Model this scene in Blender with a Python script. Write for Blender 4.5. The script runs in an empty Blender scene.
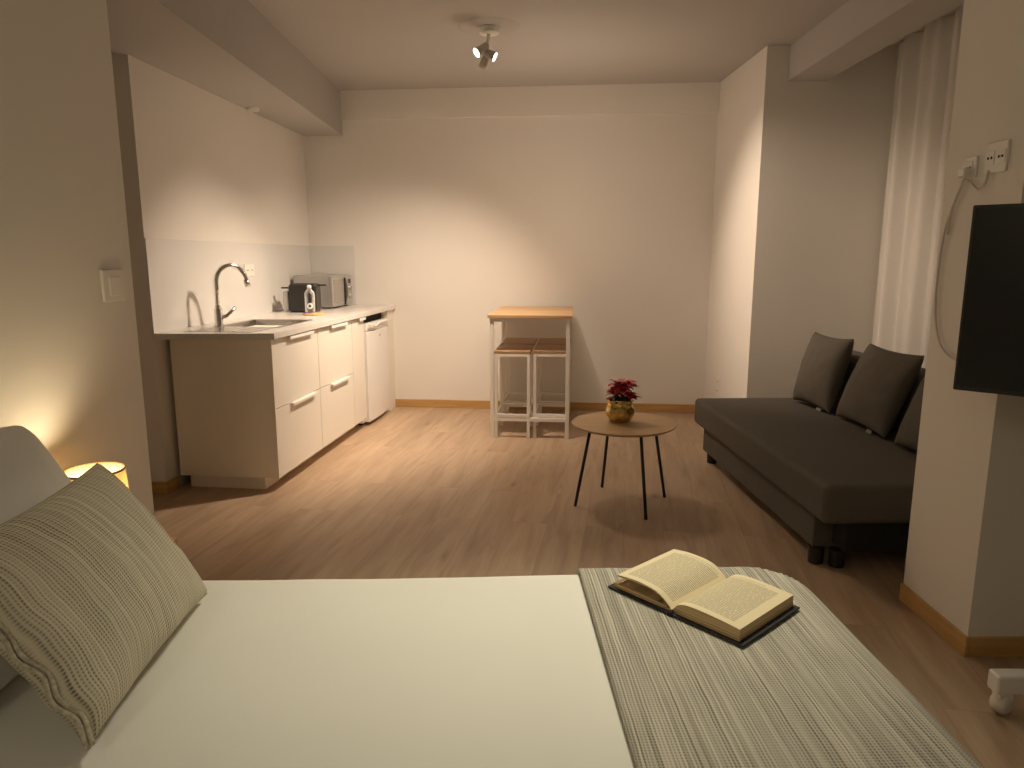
import bpy, bmesh, math, random
from mathutils import Vector, Matrix, noise
random.seed(4)
S = bpy.context.scene
C = S.collection
R = math.radians

# ------------------------------------------------------------------ helpers
def link(name, bm, mat, parent=None, smooth=False, bevel=0.0, seg=2):
    me = bpy.data.meshes.new(name)
    bm.normal_update()
    bm.to_mesh(me); bm.free()
    o = bpy.data.objects.new(name, me)
    C.objects.link(o)
    for m in (mat if isinstance(mat, (list, tuple)) else [mat]):
        me.materials.append(m)
    if parent: o.parent = parent
    if smooth:
        for p in me.polygons: p.use_smooth = True
    if bevel > 0:
        b = o.modifiers.new('Bevel', 'BEVEL'); b.width = bevel; b.segments = seg
        b.limit_method = 'ANGLE'; b.angle_limit = R(40)
        for p in me.polygons: p.use_smooth = True
        b.harden_normals = True
    return o

def empty(name, loc, rz=0.0):
    o = bpy.data.objects.new(name, None); C.objects.link(o)
    o.empty_display_size = 0.1
    o.location = loc; o.rotation_euler = (0, 0, rz)
    return o

def tag(o, label, cat, group=None):
    o['label'] = label; o['category'] = cat
    if group: o['group'] = group
    return o

def thing(name, loc, label, cat, rz=0.0, group=None):
    return tag(empty(name, loc, rz), label, cat, group)

def struct(o):
    o['kind'] = 'structure'; return o

def copy_tree(o, parent=None):
    c = o.copy(); C.objects.link(c)
    if parent: c.parent = parent
    for ch in list(o.children): copy_tree(ch, c)
    return c

def box(bm, x0, x1, y0, y1, z0, z1, M=None):
    v = [bm.verts.new(Vector(p)) for p in ((x0,y0,z0),(x1,y0,z0),(x1,y1,z0),(x0,y1,z0),(x0,y0,z1),(x1,y0,z1),(x1,y1,z1),(x0,y1,z1))]
    if M is not None:
        for q in v: q.co = M @ q.co
    for f in ((3,2,1,0),(4,5,6,7),(0,1,5,4),(1,2,6,5),(2,3,7,6),(3,0,4,7)):
        bm.faces.new([v[i] for i in f])
    return bm

def BX(*a, M=None): return box(bmesh.new(), *a, M=M)

def prism(poly, z0, z1, bm=None):
    bm = bm or bmesh.new()
    # force counter-clockwise
    ar = sum(poly[i][0]*poly[(i+1) % len(poly)][1]-poly[(i+1) % len(poly)][0]*poly[i][1] for i in range(len(poly)))
    if ar < 0: poly = poly[::-1]
    a = [bm.verts.new((p[0], p[1], z0)) for p in poly]
    b = [bm.verts.new((p[0], p[1], z1)) for p in poly]
    n = len(poly)
    bm.faces.new(a[::-1]); bm.faces.new(b)
    for i in range(n):
        bm.faces.new((a[i], a[(i+1) % n], b[(i+1) % n], b[i]))
    return bm

def lathe(prof, n=32, bm=None, M=None, close=False):
    bm = bm or bmesh.new(); rings = []
    for r, z in prof:
        ring = []
        for k in range(n):
            t = 2*math.pi*k/n
            p = Vector((r*math.cos(t), r*math.sin(t), z))
            ring.append(bm.verts.new(M @ p if M is not None else p))
        rings.append(ring)
    for i in range(len(rings)-1):
        for k in range(n):
            bm.faces.new((rings[i][k], rings[i][(k+1) % n], rings[i+1][(k+1) % n], rings[i+1][k]))
    if close:
        bm.faces.new(rings[0][::-1]); bm.faces.new(rings[-1])
    return bm

def tube(pts, r, n=10, bm=None, caps=True):
    bm = bm or bmesh.new(); pts = [Vector(p) for p in pts]; rings = []
    prev = None
    for i, p in enumerate(pts):
        t = (pts[min(i+1, len(pts)-1)]-pts[max(i-1, 0)]).normalized()
        if prev is None:
            u = t.orthogonal().normalized()
        else:
            u = (prev - t*prev.dot(t)).normalized()
        prev = u; w = t.cross(u)
        rr = r[i] if isinstance(r, (list, tuple)) else r
        rings.append([bm.verts.new(p+(u*math.cos(2*math.pi*k/n)+w*math.sin(2*math.pi*k/n))*rr) for k in range(n)])
    for i in range(len(rings)-1):
        for k in range(n):
            bm.faces.new((rings[i][k], rings[i][(k+1) % n], rings[i+1][(k+1) % n], rings[i+1][k]))
    if caps:
        bm.faces.new(rings[0][::-1]); bm.faces.new(rings[-1])
    return bm

def spline(pts, per=8):
    P = [Vector(p) for p in pts]; P = [P[0]*2-P[1]]+P+[P[-1]*2-P[-2]]; out = []
    for i in range(1, len(P)-2):
        for k in range(per):
            t = k/per
            a, b, c, d = P[i-1], P[i], P[i+1], P[i+2]
            out.append(0.5*((2*b)+(c-a)*t+(2*a-5*b+4*c-d)*t*t+(3*b-a-3*c+d)*t**3))
    out.append(P[-2]); return out

def grid(nu, nv, fn, uvfn=None, bm=None, flip=False):
    bm = bm or bmesh.new()
    uvl = bm.loops.layers.uv.verify()
    V = [[bm.verts.new(fn(i/nu, j/nv)) for j in range(nv+1)] for i in range(nu+1)]
    for i in range(nu):
        for j in range(nv):
            q = [(i,j),(i+1,j),(i+1,j+1),(i,j+1)]
            if flip: q = q[::-1]
            f = bm.faces.new([V[a][b] for a, b in q])
            for l, (a, b) in zip(f.loops, q):
                l[uvl].uv = uvfn(a/nu, b/nv) if uvfn else (a/nu, b/nv)
    return bm

def frame_matrix(o, x, y, z):
    return Matrix(((x[0],y[0],z[0],o[0]),(x[1],y[1],z[1],o[1]),(x[2],y[2],z[2],o[2]),(0,0,0,1)))

# ------------------------------------------------------------------ materials
def new_mat(name):
    m = bpy.data.materials.new(name); m.use_nodes = True
    nt = m.node_tree; b = nt.nodes['Principled BSDF']
    return m, nt, b

def N(nt, t, **kw):
    n = nt.nodes.new(t)
    for k, v in kw.items():
        if k.startswith('i_'): n.inputs[k[2:].replace('_', ' ')].default_value = v
        else: setattr(n, k, v)
    return n

def plain(name, col, rough=0.5, metal=0.0, var=0.04, scale=30.0, bump=0.0, bscale=200.0, spec=0.5, **extra):
    m, nt, b = new_mat(name)
    tc = N(nt, 'ShaderNodeTexCoord')
    nz = N(nt, 'ShaderNodeTexNoise'); nz.inputs['Scale'].default_value = scale; nz.inputs['Detail'].default_value = 4
    nt.links.new(tc.outputs['Object'], nz.inputs['Vector'])
    cr = N(nt, 'ShaderNodeValToRGB')
    cr.color_ramp.elements[0].position = 0.3; cr.color_ramp.elements[1].position = 0.7
    cr.color_ramp.elements[0].color = (*[c*(1-var) for c in col], 1)
    cr.color_ramp.elements[1].color = (*[min(1, c*(1+var)) for c in col], 1)
    nt.links.new(nz.outputs['Fac'], cr.inputs['Fac'])
    nt.links.new(cr.outputs['Color'], b.inputs['Base Color'])
    b.inputs['Roughness'].default_value = rough; b.inputs['Metallic'].default_value = metal
    b.inputs['Specular IOR Level'].default_value = spec
    if bump > 0:
        n2 = N(nt, 'ShaderNodeTexNoise'); n2.inputs['Scale'].default_value = bscale; n2.inputs['Detail'].default_value = 3
        nt.links.new(tc.outputs['Object'], n2.inputs['Vector'])
        bp = N(nt, 'ShaderNodeBump'); bp.inputs['Strength'].default_value = bump; bp.inputs['Distance'].default_value = 0.002
        nt.links.new(n2.outputs['Fac'], bp.inputs['Height']); nt.links.new(bp.outputs['Normal'], b.inputs['Normal'])
    for k, v in extra.items():
        b.inputs[k.replace('_', ' ')].default_value = v
    return m

def M_(nt, op, a, b=None):
    n = N(nt, 'ShaderNodeMath', operation=op)
    for i, v in enumerate((a, b)):
        if v is None: continue
        if hasattr(v, 'links'): nt.links.new(v, n.inputs[i])
        else: n.inputs[i].default_value = v
    return n.outputs[0]

def ramp(nt, fac, stops):
    cr = N(nt, 'ShaderNodeValToRGB'); e = cr.color_ramp.elements
    while len(e) < len(stops): e.new(0.5)
    for k, (p, c) in enumerate(stops):
        e[k].position = p; e[k].color = (*c, 1)
    nt.links.new(fac, cr.inputs['Fac']); return cr.outputs['Color']

def mixc(nt, fac, a, b, mode='MIX'):
    n = N(nt, 'ShaderNodeMix', data_type='RGBA', blend_type=mode)
    for sock, v in ((n.inputs[0], fac), (n.inputs[6], a), (n.inputs[7], b)):
        if hasattr(v, 'links'): nt.links.new(v, sock)
        elif isinstance(v, tuple): sock.default_value = (*v, 1)
        else: sock.default_value = v
    return n.outputs[2]

def floor_mat():
    m, nt, b = new_mat('oak_laminate')
    tc = N(nt, 'ShaderNodeTexCoord')
    mp = N(nt, 'ShaderNodeMapping'); mp.inputs['Rotation'].default_value = (0, 0, R(90+9.5)-math.pi)
    # after this mapping x runs along the planks
    mp.inputs['Rotation'].default_value = (0, 0, -R(90-9.5))
    nt.links.new(tc.outputs['Object'], mp.inputs['Vector'])
    br = N(nt, 'ShaderNodeTexBrick')
    br.offset = 0.37; br.offset_frequency = 2
    br.inputs['Scale'].default_value = 1.0
    br.inputs['Brick Width'].default_value = 1.28; br.inputs['Row Height'].default_value = 0.19
    br.inputs['Mortar Size'].default_value = 0.0007; br.inputs['Mortar Smooth'].default_value = 0.1
    br.inputs['Color1'].default_value = (0.0, 0.0, 0.0, 1); br.inputs['Color2'].default_value = (1, 1, 1, 1)
    br.inputs['Mortar'].default_value = (0.5, 0.5, 0.5, 1)
    nt.links.new(mp.outputs['Vector'], br.inputs['Vector'])
    # grain offset per plank
    add = N(nt, 'ShaderNodeVectorMath', operation='MULTIPLY_ADD')
    nt.links.new(br.outputs['Color'], add.inputs[0]); add.inputs[1].default_value = (7.3, 3.1, 5.0)
    nt.links.new(mp.outputs['Vector'], add.inputs[2])
    st = N(nt, 'ShaderNodeMapping'); st.inputs['Scale'].default_value = (1.1, 9.0, 1)
    nt.links.new(add.outputs[0], st.inputs['Vector'])
    g1 = N(nt, 'ShaderNodeTexNoise'); g1.inputs['Scale'].default_value = 1.6; g1.inputs['Detail'].default_value = 6; g1.inputs['Distortion'].default_value = 0.6
    nt.links.new(st.outputs['Vector'], g1.inputs['Vector'])
    st2 = N(nt, 'ShaderNodeMapping'); st2.inputs['Scale'].default_value = (3.0, 60.0, 1)
    nt.links.new(add.outputs[0], st2.inputs['Vector'])
    g2 = N(nt, 'ShaderNodeTexNoise'); g2.inputs['Scale'].default_value = 2.0; g2.inputs['Detail'].default_value = 4
    nt.links.new(st2.outputs['Vector'], g2.inputs['Vector'])
    st3 = N(nt, 'ShaderNodeMapping'); st3.inputs['Scale'].default_value = (2.6, 9.0, 1)
    nt.links.new(add.outputs[0], st3.inputs['Vector'])
    kn = N(nt, 'ShaderNodeTexVoronoi'); kn.inputs['Scale'].default_value = 0.9
    nt.links.new(st3.outputs['Vector'], kn.inputs['Vector'])
    knot = ramp(nt, kn.outputs['Distance'], [(0.0, (0.50, 0.46, 0.42)), (0.10, (0.88, 0.86, 0.84)), (0.2, (1, 1, 1))])
    c = ramp(nt, g1.outputs['Fac'], [(0.28, (0.40, 0.285, 0.185)), (0.5, (0.49, 0.36, 0.245)), (0.72, (0.56, 0.425, 0.30))])
    c = mixc(nt, 0.35, c, ramp(nt, g2.outputs['Fac'], [(0.3, (0.72, 0.70, 0.68)), (0.7, (1, 1, 1))]), 'MULTIPLY')
    c = mixc(nt, 0.75, c, knot, 'MULTIPLY')
    c = mixc(nt, 1.0, c, ramp(nt, br.outputs['Color'], [(0, (0.90, 0.90, 0.90)), (1, (1.05, 1.04, 1.03))]), 'MULTIPLY')
    c = mixc(nt, br.outputs['Fac'], c, (0.30, 0.20, 0.125))
    nt.links.new(c, b.inputs['Base Color'])
    b.inputs['Roughness'].default_value = 0.42; b.inputs['Specular IOR Level'].default_value = 0.35
    bp = N(nt, 'ShaderNodeBump'); bp.inputs['Strength'].default_value = 0.12; bp.inputs['Distance'].default_value = 0.002
    nt.links.new(g2.outputs['Fac'], bp.inputs['Height']); nt.links.new(bp.outputs['Normal'], b.inputs['Normal'])
    return m

def wood(name, c0, c1, scale=(4, 60, 60), rough=0.45):
    m, nt, b = new_mat(name)
    tc = N(nt, 'ShaderNodeTexCoord'); mp = N(nt, 'ShaderNodeMapping'); mp.inputs['Scale'].default_value = scale
    nt.links.new(tc.outputs['Object'], mp.inputs['Vector'])
    nz = N(nt, 'ShaderNodeTexNoise'); nz.inputs['Scale'].default_value = 1.0; nz.inputs['Detail'].default_value = 5; nz.inputs['Distortion'].default_value = 0.5
    nt.links.new(mp.outputs['Vector'], nz.inputs['Vector'])
    nt.links.new(ramp(nt, nz.outputs['Fac'], [(0.3, c0), (0.7, c1)]), b.inputs['Base Color'])
    b.inputs['Roughness'].default_value = rough
    return m

def weave_mat(name, light, dark, p=0.0062, contrast=1.0, lo=0.62, freq=190.0, wob=0.005):
    """Loose hopsack weave: uv in metres, warp yarns run along v."""
    m, nt, b = new_mat(name)
    uv = N(nt, 'ShaderNodeUVMap')
    # gentle yarn wobble
    wn = N(nt, 'ShaderNodeTexNoise'); wn.inputs['Scale'].default_value = 9.0; wn.inputs['Detail'].default_value = 2
    nt.links.new(uv.outputs[0], wn.inputs['Vector'])
    off = N(nt, 'ShaderNodeVectorMath', operation='MULTIPLY_ADD')
    sub = N(nt, 'ShaderNodeVectorMath', operation='SUBTRACT'); nt.links.new(wn.outputs['Color'], sub.inputs[0]); sub.inputs[1].default_value = (0.5, 0.5, 0.5)
    nt.links.new(sub.outputs[0], off.inputs[0]); off.inputs[1].default_value = (wob, wob, 0); nt.links.new(uv.outputs[0], off.inputs[2])
    sx = N(nt, 'ShaderNodeSeparateXYZ'); nt.links.new(off.outputs[0], sx.inputs[0])
    U, V = sx.outputs[0], sx.outputs[1]
    su = M_(nt, 'SINE', M_(nt, 'MULTIPLY', U, 2*math.pi/p))
    sv = M_(nt, 'SINE', M_(nt, 'MULTIPLY', V, 2*math.pi/p))
    gap_u = M_(nt, 'MULTIPLY_ADD', su, 0.5); gap_u.node.inputs[2].default_value = 0.5
    gap_v = M_(nt, 'MULTIPLY_ADD', sv, 0.5); gap_v.node.inputs[2].default_value = 0.5
    # yarn to yarn variation (1D noise across u, slowly varying along v)
    cb = N(nt, 'ShaderNodeCombineXYZ'); nt.links.new(M_(nt, 'MULTIPLY', U, freq), cb.inputs[0]); nt.links.new(M_(nt, 'MULTIPLY', V, 1.6), cb.inputs[1])
    yn = N(nt, 'ShaderNodeTexNoise'); yn.inputs['Scale'].default_value = 1.0; yn.inputs['Detail'].default_value = 2.5
    nt.links.new(cb.outputs[0], yn.inputs['Vector'])
    yfac = M_(nt, 'MULTIPLY', M_(nt, 'SUBTRACT', yn.outputs['Fac'], 0.36), 3.6)
    yfac.node.use_clamp = True
    # openness patches
    pn = N(nt, 'ShaderNodeTexNoise'); pn.inputs['Scale'].default_value = 7.0; pn.inputs['Detail'].default_value = 2
    nt.links.new(uv.outputs[0], pn.inputs['Vector'])
    hole = M_(nt, 'MULTIPLY', gap_u, M_(nt, 'ADD', M_(nt, 'MULTIPLY', gap_v, 0.75), 0.25))
    hole = M_(nt, 'MULTIPLY', hole, M_(nt, 'ADD', M_(nt, 'MULTIPLY', yfac, -0.6), 1.05))
    hole = M_(nt, 'MULTIPLY', hole, M_(nt, 'ADD', M_(nt, 'MULTIPLY', pn.outputs['Fac'], 1.1), 0.35 * contrast))
    c = ramp(nt, yfac, [(0.0, tuple(x*lo for x in light)), (0.6, tuple(x*(lo+1)/2 for x in light)), (1.0, light)])
    hc = M_(nt, 'MULTIPLY', hole, 1.0*contrast); hc.node.use_clamp = True
    c = mixc(nt, hc, c, dark)
    nt.links.new(c, b.inputs['Base Color'])
    b.inputs['Roughness'].default_value = 0.95; b.inputs['Specular IOR Level'].default_value = 0.1
    bp = N(nt, 'ShaderNodeBump'); bp.inputs['Strength'].default_value = 0.5; bp.inputs['Distance'].default_value = 0.0015
    nt.links.new(M_(nt, 'SUBTRACT', yfac, hole), bp.inputs['Height']); nt.links.new(bp.outputs['Normal'], b.inputs['Normal'])
    return m

def page_mat():
    """Printed page: uv 0..1 over one page, grey text block with margins."""
    m, nt, b = new_mat('printed_page')
    uv = N(nt, 'ShaderNodeUVMap'); sx = N(nt, 'ShaderNodeSeparateXYZ'); nt.links.new(uv.outputs[0], sx.inputs[0])
    U, V = sx.outputs[0], sx.outputs[1]
    def band(x, lo, hi):
        return M_(nt, 'MULTIPLY', M_(nt, 'GREATER_THAN', x, lo), M_(nt, 'LESS_THAN', x, hi))
    mask = M_(nt, 'MULTIPLY', band(U, 0.19, 0.92), band(V, 0.07, 0.90))
    head = M_(nt, 'MULTIPLY', band(U, 0.26, 0.80), band(V, 0.925, 0.938))
    lines = M_(nt, 'SINE', M_(nt, 'MULTIPLY', V, 2*math.pi*36))
    lines = M_(nt, 'MULTIPLY_ADD', lines, 0.5); lines.node.inputs[2].default_value = 0.55
    cb = N(nt, 'ShaderNodeCombineXYZ'); nt.links.new(M_(nt, 'MULTIPLY', U, 55.0), cb.inputs[0])
    nt.links.new(M_(nt, 'FLOOR', M_(nt, 'MULTIPLY', V, 36.0)), cb.inputs[1])
    wn = N(nt, 'ShaderNodeTexNoise'); wn.inputs['Scale'].default_value = 1.0; wn.inputs['Detail'].default_value = 1
    nt.links.new(cb.outputs[0], wn.inputs['Vector'])
    words = M_(nt, 'GREATER_THAN', wn.outputs['Fac'], 0.42)
    ink = M_(nt, 'MULTIPLY', M_(nt, 'MULTIPLY', mask, lines), M_(nt, 'ADD', M_(nt, 'MULTIPLY', words, 0.65), 0.25))
    ink = M_(nt, 'ADD', ink, M_(nt, 'MULTIPLY', head, M_(nt, 'MULTIPLY', words, 0.7)))
    ink = M_(nt, 'MULTIPLY', ink, 0.72)
    nt.links.new(mixc(nt, ink, (0.80, 0.69, 0.475), (0.20, 0.185, 0.15)), b.inputs['Base Color'])
    b.inputs['Roughness'].default_value = 0.8; b.inputs['Specular IOR Level'].default_value = 0.2
    return m

def edge_mat():
    m, nt, b = new_mat('page_edges')
    tc = N(nt, 'ShaderNodeTexCoord'); sx = N(nt, 'ShaderNodeSeparateXYZ'); nt.links.new(tc.outputs['Object'], sx.inputs[0])
    nz = N(nt, 'ShaderNodeTexNoise', noise_dimensions='1D'); nz.inputs['Scale'].default_value = 1.0; nz.inputs['Detail'].default_value = 4
    nt.links.new(M_(nt, 'MULTIPLY', sx.outputs[2], 420.0), nz.inputs['W'])
    nt.links.new(ramp(nt, nz.outputs['Fac'], [(0.35, (0.30, 0.20, 0.10)), (0.5, (0.60, 0.45, 0.25)), (0.65, (0.74, 0.58, 0.34))]), b.inputs['Base Color'])
    b.inputs['Roughness'].default_value = 0.85
    return m

def sheer_mat():
    m, nt, b = new_mat('sheer_curtain')
    b.inputs['Base Color'].default_value = (0.84, 0.82, 0.78, 1); b.inputs['Roughness'].default_value = 0.9
    tc = N(nt, 'ShaderNodeTexCoord'); nz = N(nt, 'ShaderNodeTexNoise'); nz.inputs['Scale'].default_value = 400
    nt.links.new(tc.outputs['Object'], nz.inputs['Vector'])
    tr = N(nt, 'ShaderNodeBsdfTranslucent'); tr.inputs['Color'].default_value = (0.82, 0.80, 0.76, 1)
    mx = N(nt, 'ShaderNodeMixShader'); mx.inputs[0].default_value = 0.35
    nt.links.new(b.outputs[0], mx.inputs[1]); nt.links.new(tr.outputs[0], mx.inputs[2])
    tp = N(nt, 'ShaderNodeBsdfTransparent'); m2 = N(nt, 'ShaderNodeMixShader')
    nt.links.new(M_(nt, 'MULTIPLY', nz.outputs['Fac'], 0.30), m2.inputs[0])
    nt.links.new(mx.outputs[0], m2.inputs[1]); nt.links.new(tp.outputs[0], m2.inputs[2])
    nt.links.new(m2.outputs[0], nt.nodes['Material Output'].inputs['Surface'])
    return m

def emit_mat(name, col, strength):
    m, nt, b = new_mat(name)
    b.inputs['Base Color'].default_value = (*col, 1)
    b.inputs['Emission Color'].default_value = (*col, 1); b.inputs['Emission Strength'].default_value = strength
    return m

def shade_mat():
    m, nt, b = new_mat('gold_lamp_shade')
    tc = N(nt, 'ShaderNodeTexCoord'); nz = N(nt, 'ShaderNodeTexNoise'); nz.inputs['Scale'].default_value = 300
    nt.links.new(tc.outputs['Object'], nz.inputs['Vector'])
    col = ramp(nt, nz.outputs['Fac'], [(0.3, (0.92, 0.76, 0.46)), (0.7, (0.97, 0.84, 0.56))])
    tr = N(nt, 'ShaderNodeBsdfTranslucent'); nt.links.new(col, tr.inputs['Color'])
    nt.links.new(col, b.inputs['Base Color']); b.inputs['Roughness'].default_value = 0.8
    mx = N(nt, 'ShaderNodeMixShader'); mx.inputs[0].default_value = 0.42
    nt.links.new(b.outputs[0], mx.inputs[1]); nt.links.new(tr.outputs[0], mx.inputs[2])
    nt.links.new(mx.outputs[0], nt.nodes['Material Output'].inputs['Surface'])
    return m

def glass_mat():
    """thin clear glass: mostly see-through, reflecting more at grazing angles"""
    m, nt, b = new_mat('clear_glass')
    tp = N(nt, 'ShaderNodeBsdfTransparent'); tp.inputs['Color'].default_value = (0.95, 0.96, 0.96, 1)
    b.inputs['Base Color'].default_value = (0.85, 0.86, 0.86, 1); b.inputs['Roughness'].default_value = 0.06
    lw = N(nt, 'ShaderNodeLayerWeight'); lw.inputs['Blend'].default_value = 0.35
    mx = N(nt, 'ShaderNodeMixShader')
    nt.links.new(M_(nt, 'MULTIPLY', lw.outputs['Facing'], 0.9), mx.inputs[0])
    nt.links.new(tp.outputs[0], mx.inputs[1]); nt.links.new(b.outputs[0], mx.inputs[2])
    nt.links.new(mx.outputs[0], nt.nodes['Material Output'].inputs['Surface'])
    return m

def mercury_mat():
    m, nt, b = new_mat('gold_mercury_glass')
    tc = N(nt, 'ShaderNodeTexCoord'); vo = N(nt, 'ShaderNodeTexVoronoi'); vo.inputs['Scale'].default_value = 34
    nt.links.new(tc.outputs['Object'], vo.inputs['Vector'])
    nt.links.new(ramp(nt, vo.outputs['Distance'], [(0.0, (0.92, 0.72, 0.30)), (0.5, (0.72, 0.53, 0.19)), (0.9, (0.34, 0.24, 0.08))]), b.inputs['Base Color'])
    b.inputs['Metallic'].default_value = 0.9; b.inputs['Roughness'].default_value = 0.22
    bp = N(nt, 'ShaderNodeBump'); bp.inputs['Strength'].default_value = 0.8; bp.inputs['Distance'].default_value = 0.006
    nt.links.new(vo.outputs['Distance'], bp.inputs['Height']); nt.links.new(bp.outputs['Normal'], b.inputs['Normal'])
    return m

WALL = plain('wall_paint', (0.79, 0.765, 0.72), 0.75, var=0.012, scale=2.5, bump=0.05, bscale=120, spec=0.25)
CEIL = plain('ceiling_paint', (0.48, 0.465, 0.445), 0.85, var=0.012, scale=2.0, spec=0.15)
FLOOR = floor_mat()
SKIRT = wood('oak_skirting', (0.46, 0.27, 0.09), (0.58, 0.36, 0.14), (3, 3, 40))
DOOR = plain('cream_cabinet_front', (0.80, 0.765, 0.69), 0.42, var=0.008, scale=3)
CARC = plain('cream_cabinet_side', (0.90, 0.84, 0.72), 0.45, var=0.01, scale=3)
COUNTER = plain('pale_worktop', (0.70, 0.68, 0.64), 0.28, var=0.05, scale=60)
WHITE = plain('white_enamel', (0.84, 0.83, 0.81), 0.28, var=0.01)
WHITEPL = plain('white_plastic', (0.78, 0.76, 0.71), 0.4, var=0.01)
HANDLE = plain('white_handle', (0.90, 0.88, 0.84), 0.35, var=0.01)
SPLASH = plain('grey_glass_splashback', (0.69, 0.69, 0.67), 0.12, var=0.01, scale=2, spec=0.6)
STEEL = plain('brushed_steel', (0.56, 0.54, 0.51), 0.28, metal=1.0, var=0.05, scale=80)
CHROME = plain('chrome', (0.82, 0.81, 0.80), 0.16, metal=1.0, var=0.01)
SILVER = plain('silver_plastic', (0.46, 0.45, 0.43), 0.35, metal=0.55, var=0.02)
GREYMET = plain('grey_metal', (0.36, 0.35, 0.33), 0.4, metal=0.4, var=0.02)
BLACK = plain('black_plastic', (0.018, 0.017, 0.016), 0.38, var=0.05)
DARK = plain('dark_void', (0.012, 0.011, 0.010), 0.9)
BLACKMET = plain('black_metal', (0.016, 0.015, 0.014), 0.45, var=0.05)
SCREEN = plain('black_screen', (0.010, 0.009, 0.009), 0.22, var=0.01)
WINGLASS = plain('microwave_window', (0.30, 0.28, 0.25), 0.12, var=0.03)
SOFA = plain('charcoal_upholstery', (0.122, 0.113, 0.096), 0.95, var=0.12, scale=400, bump=0.35, bscale=700, spec=0.12)
CUSH = plain('charcoal_cushion_fabric', (0.125, 0.112, 0.093), 0.93, var=0.12, scale=400, bump=0.3, bscale=700, spec=0.12)
SHEET = plain('white_cotton', (0.80, 0.785, 0.735), 0.9, var=0.012, scale=4, bump=0.08, bscale=500, spec=0.1)
PILLOWM = plain('white_pillow_cotton', (0.78, 0.775, 0.74), 0.9, var=0.012, scale=4, bump=0.06, bscale=300, spec=0.1)
OAKTOP = wood('oak_table_top', (0.50, 0.31, 0.15), (0.62, 0.41, 0.22), (4, 40, 40))
OAKROUND = wood('oak_round_top', (0.46, 0.30, 0.15), (0.56, 0.38, 0.20), (5, 45, 45))
OAKSEAT = wood('brown_seat_top', (0.36, 0.22, 0.11), (0.46, 0.30, 0.16), (4, 40, 40))
FRAMEW = plain('white_steel_frame', (0.80, 0.775, 0.73), 0.4, var=0.01)
COASTER = wood('pale_wood_disc', (0.58, 0.37, 0.16), (0.68, 0.47, 0.24), (30, 30, 30))
THROW = weave_mat('throw_weave', (0.63, 0.59, 0.51), (0.085, 0.072, 0.05), 0.0064, 1.0, 0.66)
CUSHW = weave_mat('cushion_weave', (0.74, 0.68, 0.54), (0.095, 0.08, 0.05), 0.0062, 1.02, 0.84)
HEM = plain('cushion_hem', (0.52, 0.47, 0.37), 0.95, var=0.25, scale=160, bump=0.5, bscale=300, spec=0.1)
PAGE = page_mat(); EDGE = edge_mat()
COVER = plain('navy_book_cloth', (0.022, 0.022, 0.028), 0.75, var=0.2, scale=300)
CORD = plain('white_cord', (0.62, 0.56, 0.52), 0.5)
SHEER = sheer_mat(); GLASS = glass_mat(); MERC = mercury_mat(); SHADE = shade_mat()
RED = plain('red_bract', (0.50, 0.014, 0.022), 0.55, var=0.35, scale=60)
GREEN = plain('dark_green_leaf', (0.012, 0.035, 0.014), 0.5, var=0.3, scale=60)
YEL = plain('yellow_bud', (0.5, 0.35, 0.04), 0.6)
PURPLE = plain('purple_foil', (0.13, 0.05, 0.22), 0.4)
LAMPGLOW = emit_mat('spot_lens', (1.0, 0.93, 0.80), 14.0)
BULB = emit_mat('warm_bulb', (1.0, 0.82, 0.55), 25.0)
TAGM = plain('grey_care_tag', (0.20, 0.19, 0.17), 0.8)
SPOTBODY = plain('off_white_spot_body', (0.50, 0.47, 0.42), 0.5)
BLIND = plain('lamp_base_ceramic', (0.55, 0.5, 0.42), 0.4)
OAKNIGHT = wood('oak_nightstand', (0.50, 0.32, 0.16), (0.60, 0.40, 0.21), (4, 40, 40))

# ------------------------------------------------------------------ room
H = 2.70
BL, BR = (-1.777, 6.311), (1.66, 5.988)         # back wall ends
K0 = (-1.965, 3.85)                              # near corner of the kitchen wall
RC = (1.686, 4.98)                               # outside corner right
def sbox(name, *a, mat=None): return struct(link(name, BX(*a), mat or WALL))

struct(link('floor', BX(-3.4, 2.9, -1.4, 6.6, -0.1, 0.0), FLOOR))
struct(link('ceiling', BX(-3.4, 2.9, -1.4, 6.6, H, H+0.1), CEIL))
struct(link('wall_back', prism([BL, BR, (1.68, 6.3), (-1.75, 6.6)], 0, H), WALL))
struct(link('wall_kitchen', prism([K0, BL, (-1.75, 6.6), (-3.3, 6.6), (-3.3, 3.88)], 0, H), WALL))
struct(link('wall_right', prism([BR, RC, (2.85, 4.98), (2.85, 6.4), (1.68, 6.3)], 0, H), WALL))
struct(link('wall_window', BX(2.75, 2.85, 2.58, 4.98, 0, H), WALL))
struct(link('wall_pillar', BX(1.53, 2.85, 2.185, 2.58, 0, H), WALL))
struct(link('wall_near_right', BX(2.75, 2.85, -1.3, 2.185, 0, H), WALL))
struct(link('wall_front', BX(-1.45, 2.85, -1.4, -1.3, 0, H), WALL))
struct(link('wall_left', BX(-1.45, -1.33, -1.3, 2.5, 0, H), WALL))
struct(link('wall_hall', BX(-3.3, -1.45, 2.38, 2.5, 0, H), WALL))
struct(link('wall_hall_end', BX(-3.4, -3.3, 2.38, 3.88, 0, H), WALL))
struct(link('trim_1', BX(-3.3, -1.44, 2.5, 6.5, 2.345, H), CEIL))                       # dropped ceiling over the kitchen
def off(p, q, d):
    v = Vector((q[0]-p[0], q[1]-p[1])); n = Vector((v.y, -v.x)).normalized()*d
    return (p[0]+n.x, p[1]+n.y), (q[0]+n.x, q[1]+n.y)
b0 = (-1.44, BL[1]-(BL[1]-BR[1])*(-1.44-BL[0])/(BR[0]-BL[0]))
c0, c1 = off(b0, BR, 0.03)
struct(link('trim_2', prism([b0, BR, c1, c0], 2.47, H), WALL))                           # shallow beam along the back wall
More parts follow.
